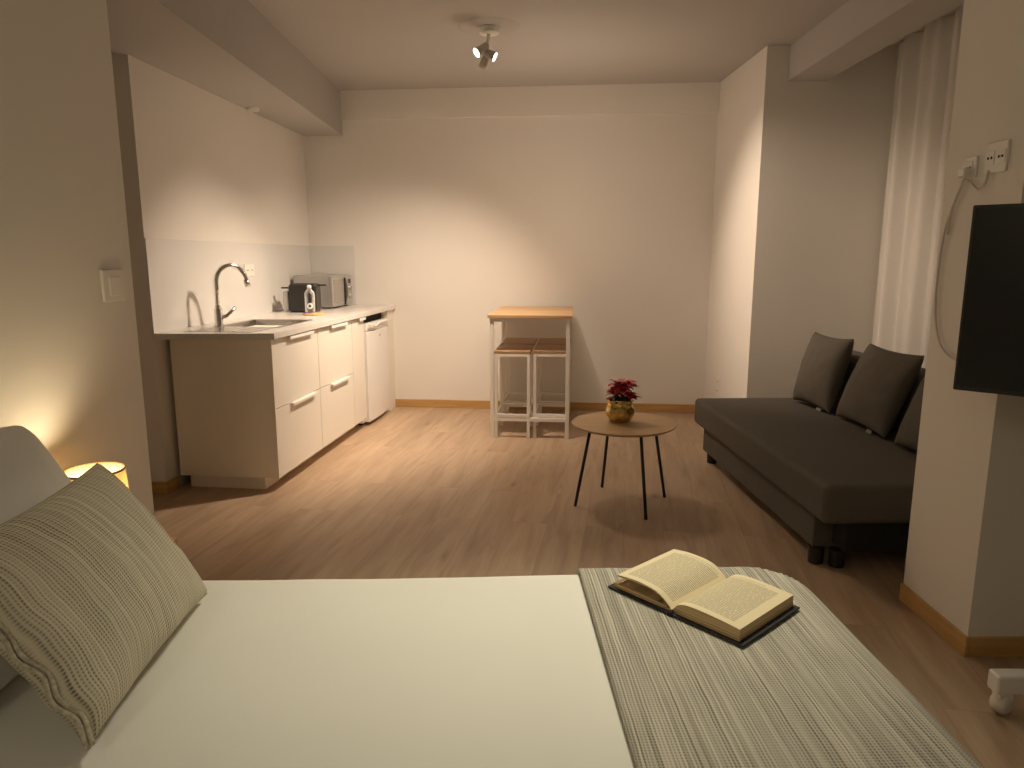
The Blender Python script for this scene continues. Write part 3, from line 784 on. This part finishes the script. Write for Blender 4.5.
# ------------------------------------------------------------------ pillow builder
def pillow_bm(w, h, t, nu=36, nv=30, pinch=0.06, seed=0, wr=0.0, edge_wave=0.0, power=0.5, rnd=0.0):
    """closed cushion: x = width, y = height, z = thickness; UV in metres"""
    bm = bmesh.new(); uvl = bm.loops.layers.uv.verify(); V = {}
    def pt(u, v, s):
        a, b = 2*u-1, 2*v-1
        x = a*w/2*(1-pinch*(1-b*b)); y = b*h/2*(1-pinch*(1-a*a))
        if rnd:      # soft corners
            cx_, cy_ = w/2-rnd, h/2-rnd
            if abs(x) > cx_ and abs(y) > cy_:
                q_ = Vector((abs(x)-cx_, abs(y)-cy_)); m_ = max(q_.x, q_.y)
                if q_.length > 1e-6:
                    q_ = q_*(m_/q_.length)*0.72+q_*0.28*(0.75)
                    x, y = math.copysign(cx_+q_.x, x), math.copysign(cy_+q_.y, y)
        prof = max(0, (1-a*a)*(1-b*b))**power
        z = s*t/2*prof
        if wr:
            q = Vector((x*9+seed, y*9, s*3.0))
            z += s*wr*noise.noise(q)*min(1, prof*2)+s*wr*0.6*noise.noise(q*2.3)*min(1, prof*2)
        if edge_wave and a < -0.6:
            k = (-a-0.6)/0.4; z += edge_wave*k*math.sin(b*11+seed)*(0.6+0.4*math.sin(b*5)); x += edge_wave*0.5*k*math.sin(b*13)
        return Vector((x, y, z))
    for s in (1, -1):
        for i in range(nu+1):
            for j in range(nv+1):
                edge = i in (0, nu) or j in (0, nv)
                if s == -1 and edge: V[(i, j, s)] = V[(i, j, 1)]; continue
                V[(i, j, s)] = bm.verts.new(pt(i/nu, j/nv, s))
        for i in range(nu):
            for j in range(nv):
                q = [(i, j), (i+1, j), (i+1, j+1), (i, j+1)]
                if s == -1: q = q[::-1]
                f = bm.faces.new([V[(a, b, s)] for a, b in q])
                for l, (a, b) in zip(f.loops, q): l[uvl].uv = (a/nu*w+s*3, b/nv*h)
    return bm, pt

def place(o, pc, x, y, z):
    o.matrix_world = frame_matrix(pc, x, y, z)

# ------------------------------------------------------------------ sofa
SA = R(1.9)
sf = thing('sofa', (1.281, 2.762, 0), 'charcoal fabric sofa with low seat in the window recess', 'sofa', SA)
SL, SDp = 1.87, 1.0
link('seat', BX(0, SDp, 0, SL, 0.232, 0.402), SOFA, sf, bevel=0.028, seg=4)
link('base', BX(0.035, SDp-0.02, 0.15, SL-0.12, 0.075, 0.231), SOFA, sf, bevel=0.008)
link('backrest', BX(0.80, 1.02, 0.02, SL-0.02, 0.403, 0.735), SOFA, sf, bevel=0.05, seg=4)
link('underframe', BX(0.12, SDp-0.05, 0.03, 0.148, 0.10, 0.231), DARK, sf)
for lx, ly in ((0.085, 1.70), (0.062, 0.165), (0.135, 0.125), (0.93, 1.70), (0.93, 0.2)):
    link('leg', lathe([(0, 0), (0.030, 0), (0.032, 0.003), (0.034, 0.076), (0, 0.076)], 18, M=Matrix.Translation((lx, ly, 0))), BLACK, sf, smooth=False)
def sofa_cushion(label, base, yaw, lean, w, h, t, seed):
    bm, _ = pillow_bm(w, h, t, 26, 26, 0.075, seed, 0.006, power=0.45)
    o = link('throw_cushion', bm, CUSH, smooth=True)
    x = Vector((math.sin(yaw), -math.cos(yaw), 0))            # along the sofa, towards the camera
    n = Vector((-math.cos(yaw), -math.sin(yaw), 0))           # facing out
    up = (Vector((0, 0, 1))*math.cos(lean)-n*math.sin(lean)).normalized()
    nn = x.cross(up)
    pc = Vector(base)+up*(h/2)
    place(o, pc, x, up, nn)
    o.modifiers.new('Subdivision', 'SUBSURF').render_levels = 1
    tag(o, label, 'cushion', 'charcoal cushions on the sofa')
    # little label at the bottom seam
    lb = link('care_tag', BX(w*0.16, w*0.16+0.05, -h/2-0.004, -h/2+0.016, -0.002, 0.002), TAGM, o)
    return o
sofa_cushion('charcoal cushion at the far end of the sofa', (1.850, 4.29, 0.408), R(8), R(15), 0.42, 0.47, 0.18, 1.0)
sofa_cushion('charcoal cushion in the middle of the sofa', (1.890, 3.755, 0.408), R(1), R(21), 0.54, 0.47, 0.18, 5.0)
sofa_cushion('charcoal cushion at the near end of the sofa, partly behind the pillar', (1.890, 3.13, 0.408), R(1), R(21), 0.52, 0.46, 0.17, 9.0)

# curtain
bm = bmesh.new()
def cur(u, v):
    y = 4.90-u*2.28
    x = 2.50+0.035*math.sin(u*60+0.8*math.sin(u*17))+0.014*math.sin(u*131+1.0)+0.01*(1-v)*math.sin(u*23)
    return Vector((x, y, 0.03+v*2.665))
grid(260, 10, cur, bm=bm)
cu = link('sheer_curtain', bm, SHEER, smooth=True)
tag(cu, 'sheer white curtain hanging in the window recess behind the sofa', 'curtain')
# ------------------------------------------------------------------ television on its arm
tdir = Vector((0.74, -0.67, 0)).normalized()
tv = thing('television', (0, 0, 0), 'black flat television mounted on the pillar, edge-on at right', 'television')
tn = Vector((0, 0, 1)).cross(tdir)                # away from the viewer side
tn = Vector((-tdir.y, tdir.x, 0))
tv.matrix_world = frame_matrix((1.236, 1.95, 0.955), tdir, tn, (0, 0, 1))
link('casing', BX(0, 0.92, 0.008, 0.040, 0, 0.505), BLACK, tv, bevel=0.004)
link('screen', BX(0.008, 0.912, 0.004, 0.0095, 0.014, 0.497), SCREEN, tv)
link('rear_housing', BX(0.25, 0.67, 0.040, 0.070, 0.08, 0.40), BLACK, tv, bevel=0.01)
ms = Vector((1.236, 1.95, 0.955))+tdir*0.46+tn*0.07+Vector((0, 0, 0.25))
mi = tv.matrix_world.inverted()
bm = bmesh.new()
tube([mi @ ms, mi @ Vector((1.95, 1.95, 1.205)), mi @ Vector((1.95, 2.18, 1.205))], 0.018, 10, bm)
link('wall_arm', bm, BLACKMET, tv, smooth=True)

# rolling rack at right
rb = thing('rolling_rack', (1.46, 1.88, 0), 'white rolling rack base on casters at the right edge, below the television', 'rack')
link('base_bar', BX(-0.055, 0.62, -0.025, 0.025, 0.070, 0.130), WHITE, rb, bevel=0.008)
link('upright', BX(0.54, 0.58, -0.02, 0.02, 0.130, 0.85), WHITE, rb, bevel=0.004)
link('crossbar', BX(0.535, 0.585, -0.30, 0.30, 0.075, 0.125), WHITE, rb, bevel=0.006)
for px, py in ((-0.02, 0.0), (0.56, -0.27), (0.56, 0.27)):
    c_ = link('caster', lathe([(0, 0.022), (0.022, 0.022), (0.031, 0.016), (0.033, 0.0), (0.031, -0.016), (0.022, -0.022), (0, -0.022)], 24,
                     M=Matrix.Translation((px, py, 0.0335)) @ Matrix.Rotation(R(25), 4, 'Z') @ Matrix.Rotation(R(90), 4, 'X')), WHITEPL, rb, smooth=True)
    link('caster_fork', BX(px-0.02, px+0.02, py-0.02, py+0.02, 0.052, 0.0705), WHITEPL, c_, bevel=0.003)

# ------------------------------------------------------------------ bed
BA = R(2.0)
BC = Vector((-0.272, 0.885, 0))
BLn, BWd, BZ = 1.0, 0.76, 0.552                # half length (x), half width (y), top of the cover
bed = thing('bed', BC, 'low double bed with its head at the left wall', 'bed', BA)
link('mattress', BX(-BLn+0.01, BLn-0.03, -BWd+0.03, BWd-0.03, 0.29, BZ-0.012), SHEET, bed, bevel=0.05, seg=4)
link('bed_base', BX(-BLn+0.01, BLn-0.05, -BWd+0.05, BWd-0.05, 0.14, 0.289), GREYMET, bed, bevel=0.01)
for sx in (-1, 1):
    for sy in (-1, 1):
        link('leg', BX(sx*0.85-0.03, sx*0.85+0.03, sy*0.62-0.03, sy*0.62+0.03, 0, 0.1395), OAKNIGHT, bed)
def drape(x, y, top, rr, wrk, R_c=0.10, grow=0.0):
    """flat cloth coordinates (bed frame) -> draped position over foot and long sides"""
    Lx, Wy = BLn+grow, BWd+grow
    def axis(s, lim):
        e = abs(s)-(lim-rr)
        if e <= 0: return s, 0.0
        a = e/rr
        if a <= math.pi/2: return math.copysign(lim-rr+rr*math.sin(a), s), rr*(1-math.cos(a))
        return math.copysign(lim, s), rr+(e-rr*math.pi/2)
    X, dx = (axis(x, Lx) if x > 0 else (x, 0.0)); Y, dy = axis(y, Wy)
    d = max(dx, dy)+0.35*min(dx, dy)
    cx, cy = Lx-R_c, Wy-R_c
    if X > cx and abs(Y) > cy:
        v = Vector((X-cx, abs(Y)-cy)); 
        if v.length > R_c:
            d += (v.length-R_c)*1.1; v = v.normalized()*R_c
            X = cx+v.x; Y = math.copysign(cy+v.y, Y)
    z = top-d
    q = Vector((x*2.2, y*2.2, 1.3))
    zz = wrk*(noise.noise(q)+0.5*noise.noise(q*2.7))
    if d < 0.01: z += zz
    else:
        f = noise.noise(Vector((x*6, y*6, 4.2)))*0.010*min(1, d*6)
        if dx > dy: X += f
        else: Y += math.copysign(f, Y)
    return Vector((X, Y, max(z, 0.045)))
x0, x1, y0, y1 = -BLn+0.0, BLn+0.30, -BWd-0.30, BWd+0.30
def duv(u, v): 
    x, y = x0+(x1-x0)*u, y0+(y1-y0)*v
    p = drape(x, y, BZ, 0.045, 0.004, 0.20)
    # soft creases in the sheet near the head
    p.z += 0.0035*math.sin((x*0.5+y*1.2)*9.0)*math.exp(-((x+0.45)/0.35)**2)*math.exp(-((y-0.15)/0.4)**2)
    return p
dv = link('bed_sheet', grid(120, 110, duv), SHEET, smooth=True)
dv.location = BC; dv.rotation_euler = (0, 0, BA)
sol = dv.modifiers.new('Solidify', 'SOLIDIFY'); sol.thickness = 0.008; sol.offset = -1
tag(dv, 'plain white cotton cover spread over the bed', 'bedding')
tx0, tx1, ty0, ty1 = 0.462, BLn+0.17, -BWd-0.24, BWd+0.13
def thv(u, v):
    x, y = tx0+(tx1-tx0)*u, ty0+(ty1-ty0)*v
    p = drape(x, y, BZ+0.009, 0.055, 0.004, 0.24, 0.010)
    return p
th = link('throw_blanket', grid(90, 160, thv, lambda u, v: ((tx1-tx0)*u, (ty1-ty0)*v)), THROW, smooth=True)
th.location = BC; th.rotation_euler = (0, 0, BA)
sol = th.modifiers.new('Solidify', 'SOLIDIFY'); sol.thickness = 0.006; sol.offset = 1
tag(th, 'grey and cream woven throw across the foot of the bed', 'throw')

# pillows at the head
bm, _ = pillow_bm(0.70, 0.46, 0.20, 40, 30, 0.05, 2.0, 0.010, power=0.42, rnd=0.055)
wp = link('bed_pillow', bm, PILLOWM, smooth=True)
px_ = Vector((0.02, -1, 0)).normalized(); up = Vector((-0.46, 0, 0.90)); up = (up-px_*up.dot(px_)).normalized()
place(wp, Vector((-1.02, 1.245, 0.750)), px_, up, px_.cross(up))
tag(wp, 'plain white pillow leaning against the left wall, behind the woven cushion', 'pillow')
# woven cushion
PR, PB = Vector((-0.690, 1.49, 0.572)), Vector((-0.655, 0.985, 0.572))
ex = (PR-PB); cw = ex.length; ex.normalize()
ey = Vector((-0.222, -0.03, 0.332)); ch_ = 0.375; ey = (ey-ex*ey.dot(ex)).normalized()
bm, ptf = pillow_bm(cw, ch_, 0.17, 60, 50, 0.065, 3.0, 0.007, edge_wave=0.005, power=0.40)
wc = link('woven_cushion', bm, CUSHW, smooth=True)
cn = ex.cross(ey)
place(wc, (PR+PB)/2+ey*(ch_/2), ex, ey, cn)
tag(wc, 'grey and beige woven cushion on the bed, before the white pillow', 'cushion')
# folded hem along the near side seam
hp = []
for k in range(41):
    v = k/40; p = ptf(0.0, v, 1); hp.append(p+Vector((-0.004-0.004*math.sin(v*30), 0, 0.004*math.sin(v*23))))
bm = tube(hp, 0.0045, 8)
tube([p+Vector((0.005, 0, 0.0075)) for p in hp], 0.004, 8, bm)
link('hem', bm, HEM, wc, smooth=True)

# ------------------------------------------------------------------ nightstand and lamp
ns = thing('nightstand', (-1.187, 1.95, 0), 'small oak nightstand between the bed and the end of the left wall', 'nightstand')
link('top', BX(-0.128, 0.128, -0.17, 0.17, 0.43, 0.45), OAKNIGHT, ns, bevel=0.003)
link('body', BX(-0.12, 0.12, -0.16, 0.16, 0.16, 0.4295), OAKNIGHT, ns, bevel=0.002)
dw = link('drawer', BX(0.12, 0.136, -0.15, 0.15, 0.19, 0.41), OAKNIGHT, ns, bevel=0.002)
link('knob', lathe([(0, 0.018), (0.011, 0.016), (0.006, 0.0)], 12, M=Matrix.Translation((0.136, 0, 0.30)) @ Matrix.Rotation(R(90), 4, 'Y')), BLACK, dw, smooth=True)
for sx in (-1, 1):
    for sy in (-1, 1):
        link('leg', lathe([(0, 0), (0.011, 0), (0.017, 0.1595), (0, 0.1595)], 12, M=Matrix.Translation((sx*0.095, sy*0.13, 0))), OAKNIGHT, ns)
LP = Vector((-1.172, 1.905, 0.4505))
tl = thing('table_lamp', LP, 'lit bedside lamp with gold drum shade behind the woven cushion', 'lamp')
link('base', lathe([(0, 0), (0.05, 0), (0.055, 0.006), (0.05, 0.012), (0.012, 0.02), (0.010, 0.10), (0.012, 0.13), (0, 0.13)], 28), BLIND, tl, smooth=True)
sh = link('lamp_shade', lathe([(0.088, 0.09), (0.078, 0.285), (0.0765, 0.285), (0.0865, 0.09)], 48), SHADE, tl, smooth=True)
RIM = plain('bronze_rim', (0.20, 0.12, 0.05), 0.5)
link('rim', lathe([(0.0785, 0.281), (0.0788, 0.287), (0.0762, 0.287), (0.0762, 0.281)], 48), RIM, sh, smooth=True)
link('rim', lathe([(0.0885, 0.09), (0.0882, 0.096), (0.0862, 0.096), (0.0862, 0.09)], 48), RIM, sh, smooth=True)
link('bulb', lathe([(0, 0.13), (0.012, 0.135), (0.026, 0.17), (0.022, 0.195), (0, 0.207)], 20), BULB, tl, smooth=True)

# ------------------------------------------------------------------ open book
wv = Vector((0.230, -0.257, 0)); Wb = wv.length; wv.normalize()
hv = Vector((0.173, 0.157, 0)); hv = (hv-wv*hv.dot(wv)).normalized(); Hb = 0.234
bc = Vector((0.224, 1.537, 0))+wv*(Wb/2)
bk_ = thing('open_book', (0, 0, 0), 'old open hardback book lying on the woven throw', 'book')
bk_.matrix_world = frame_matrix((bc.x-0.003, bc.y-0.013, BZ+0.0195), wv, hv, (0, 0, 1))
Hc = Wb/2
def strip(prof, y0_, y1_, thick=None, uvflip=False, nv=8):
    """prof: list of (x, z) across the page -> surface along y with uv 0..1"""
    n = len(prof)-1
    def fn(u, v):
        k = min(n-1, int(u*n+1e-6)); f = u*n-k
        a, b = prof[k], prof[k+1]
        return Vector((a[0]+(b[0]-a[0])*f, y0_+(y1_-y0_)*v, a[1]+(b[1]-a[1])*f))
    return grid(n, nv, fn, (lambda u, v: (1-u, v)) if uvflip else None)
def block(top, bot, y0_, y1_):
    """solid page block between two profiles running in the same x order; open at the top (page drawn separately)"""
    bm = bmesh.new(); n = len(top)
    F = [bm.verts.new((p[0], y0_, p[1])) for p in top]+[bm.verts.new((p[0], y0_, p[1])) for p in bot[::-1]]
    B = [bm.verts.new((p[0], y1_, p[1])) for p in top]+[bm.verts.new((p[0], y1_, p[1])) for p in bot[::-1]]
    m = len(F)
    bm.faces.new(F); bm.faces.new(B[::-1])
    for k in range(m):
        j = (k+1) % m; bm.faces.new((F[k], B[k], B[j], F[j]))
    bmesh.ops.recalc_face_normals(bm, faces=bm.faces); return bm
def prof(pts, per=5): return [(p.x, p.z) for p in spline([(a, 0, b) for a, b in pts], per)]
bm = BX(0.006, Hc, 0, Hb, -0.001, 0.003); link('cover', bm, COVER, bk_, bevel=0.001)
bm = BX(-Hc, -0.006, 0, Hb, -0.001, 0.003); link('cover', bm, COVER, bk_, bevel=0.001)
link('spine', tube([(0, 0, 0.001), (0, Hb, 0.001)], 0.0075, 10), COVER, bk_, smooth=True)
e = 0.008
Pr = prof([(0.001, 0.008), (0.014, 0.024), (0.040, 0.032), (0.09, 0.033), (Hc-0.013, 0.029)])
Pb = [(0.001+(Hc-0.014)*k/(len(Pr)-1), 0.0032) for k in range(len(Pr))]
link('page_block', block([(a, b-0.0004) for a, b in Pr], Pb, e, Hb-e), EDGE, bk_)
link('page', strip(Pr, e, Hb-e), PAGE, bk_, smooth=True)
Pl = prof([(-0.001, 0.008), (-0.014, 0.020), (-0.045, 0.036), (-0.10, 0.040), (-Hc+0.021, 0.035)])
Plb = [(a+0.0015, b-0.0045) for a, b in Pl]
link('lifted_leaves', block([(a, b-0.0004) for a, b in Pl], Plb, e, Hb-e), EDGE, bk_)
link('page', strip(Pl, e, Hb-e), PAGE, bk_, smooth=True)
Pl2 = prof([(-0.003, 0.006), (-0.03, 0.013), (-0.09, 0.015), (-Hc+0.012, 0.013)])
link('page_block', block(Pl2, [(-0.003-(Hc-0.015)*k/(len(Pl2)-1), 0.0032) for k in range(len(Pl2))], e, Hb-e), EDGE, bk_)

# ------------------------------------------------------------------ lights
def spot(name, p, d, power, size, blend, col, rad=0.03):
    l = bpy.data.lights.new(name, 'SPOT'); l.energy = power; l.spot_size = R(size); l.spot_blend = blend; l.color = col; l.shadow_soft_size = rad
    o = bpy.data.objects.new(name, l); C.objects.link(o); o.location = p
    o.rotation_euler = Vector(d).to_track_quat('-Z', 'Y').to_euler(); return o
def point(name, p, power, col, rad=0.05):
    l = bpy.data.lights.new(name, 'POINT'); l.energy = power; l.color = col; l.shadow_soft_size = rad
    o = bpy.data.objects.new(name, l); C.objects.link(o); o.location = p; return o
WARM = (1.0, 0.77, 0.575)
for (p, d), pw, sz in zip(heads, (178, 152, 182), (75, 58, 94)):
    spot('spot_lamp', p+d*0.02, d, pw, sz, 1.0, WARM, 0.035)
spot('floor_fill', (-0.10, 4.60, 2.42), (0.1, -0.05, -1), 43, 148, 1.0, WARM, 0.18)  # added fill for floor, tables and lower walls, no fixture of its own
point('wall_fill', (0.34, 5.02, 1.80), 10.5, WARM, 0.14)  # added fill hanging in mid-air, brightens the back and right walls
point('bedside_bulb', LP+Vector((0, 0, 0.225)), 4.2, (1.0, 0.80, 0.50), 0.03)
point('hall_lamp', (-0.9, -1.0, 2.45), 11, (0.98, 0.90, 0.68), 0.2)
spot('bed_fill', (0.46, 2.12, 2.62), (-0.17, -0.20, -1), 152, 68, 1.0, (0.98, 0.90, 0.66), 0.2)  # added unseen fill over the bed, aimed to set its brightness

w = bpy.data.worlds.new('World'); S.world = w; w.use_nodes = True
w.node_tree.nodes['Background'].inputs['Color'].default_value = (0.02, 0.018, 0.015, 1)
w.node_tree.nodes['Background'].inputs['Strength'].default_value = 0.2

# ------------------------------------------------------------------ camera
cam = bpy.data.cameras.new('Camera'); co = bpy.data.objects.new('Camera', cam); C.objects.link(co)
cam.sensor_width = 36.0; cam.lens = 706/1024*36.0; cam.clip_start = 0.02
co.location = (0, 0, 1.32); co.rotation_euler = (math.pi/2-math.atan2(126, 706), 0, 0)
S.camera = co
S.view_settings.view_transform = 'Standard'; S.view_settings.look = 'None'
S.view_settings.exposure = 0.0; S.view_settings.gamma = 1.0
S.cycles.max_bounces = 10; S.cycles.diffuse_bounces = 6; S.cycles.use_denoising = True
S.cycles.sample_clamp_indirect = 6.0
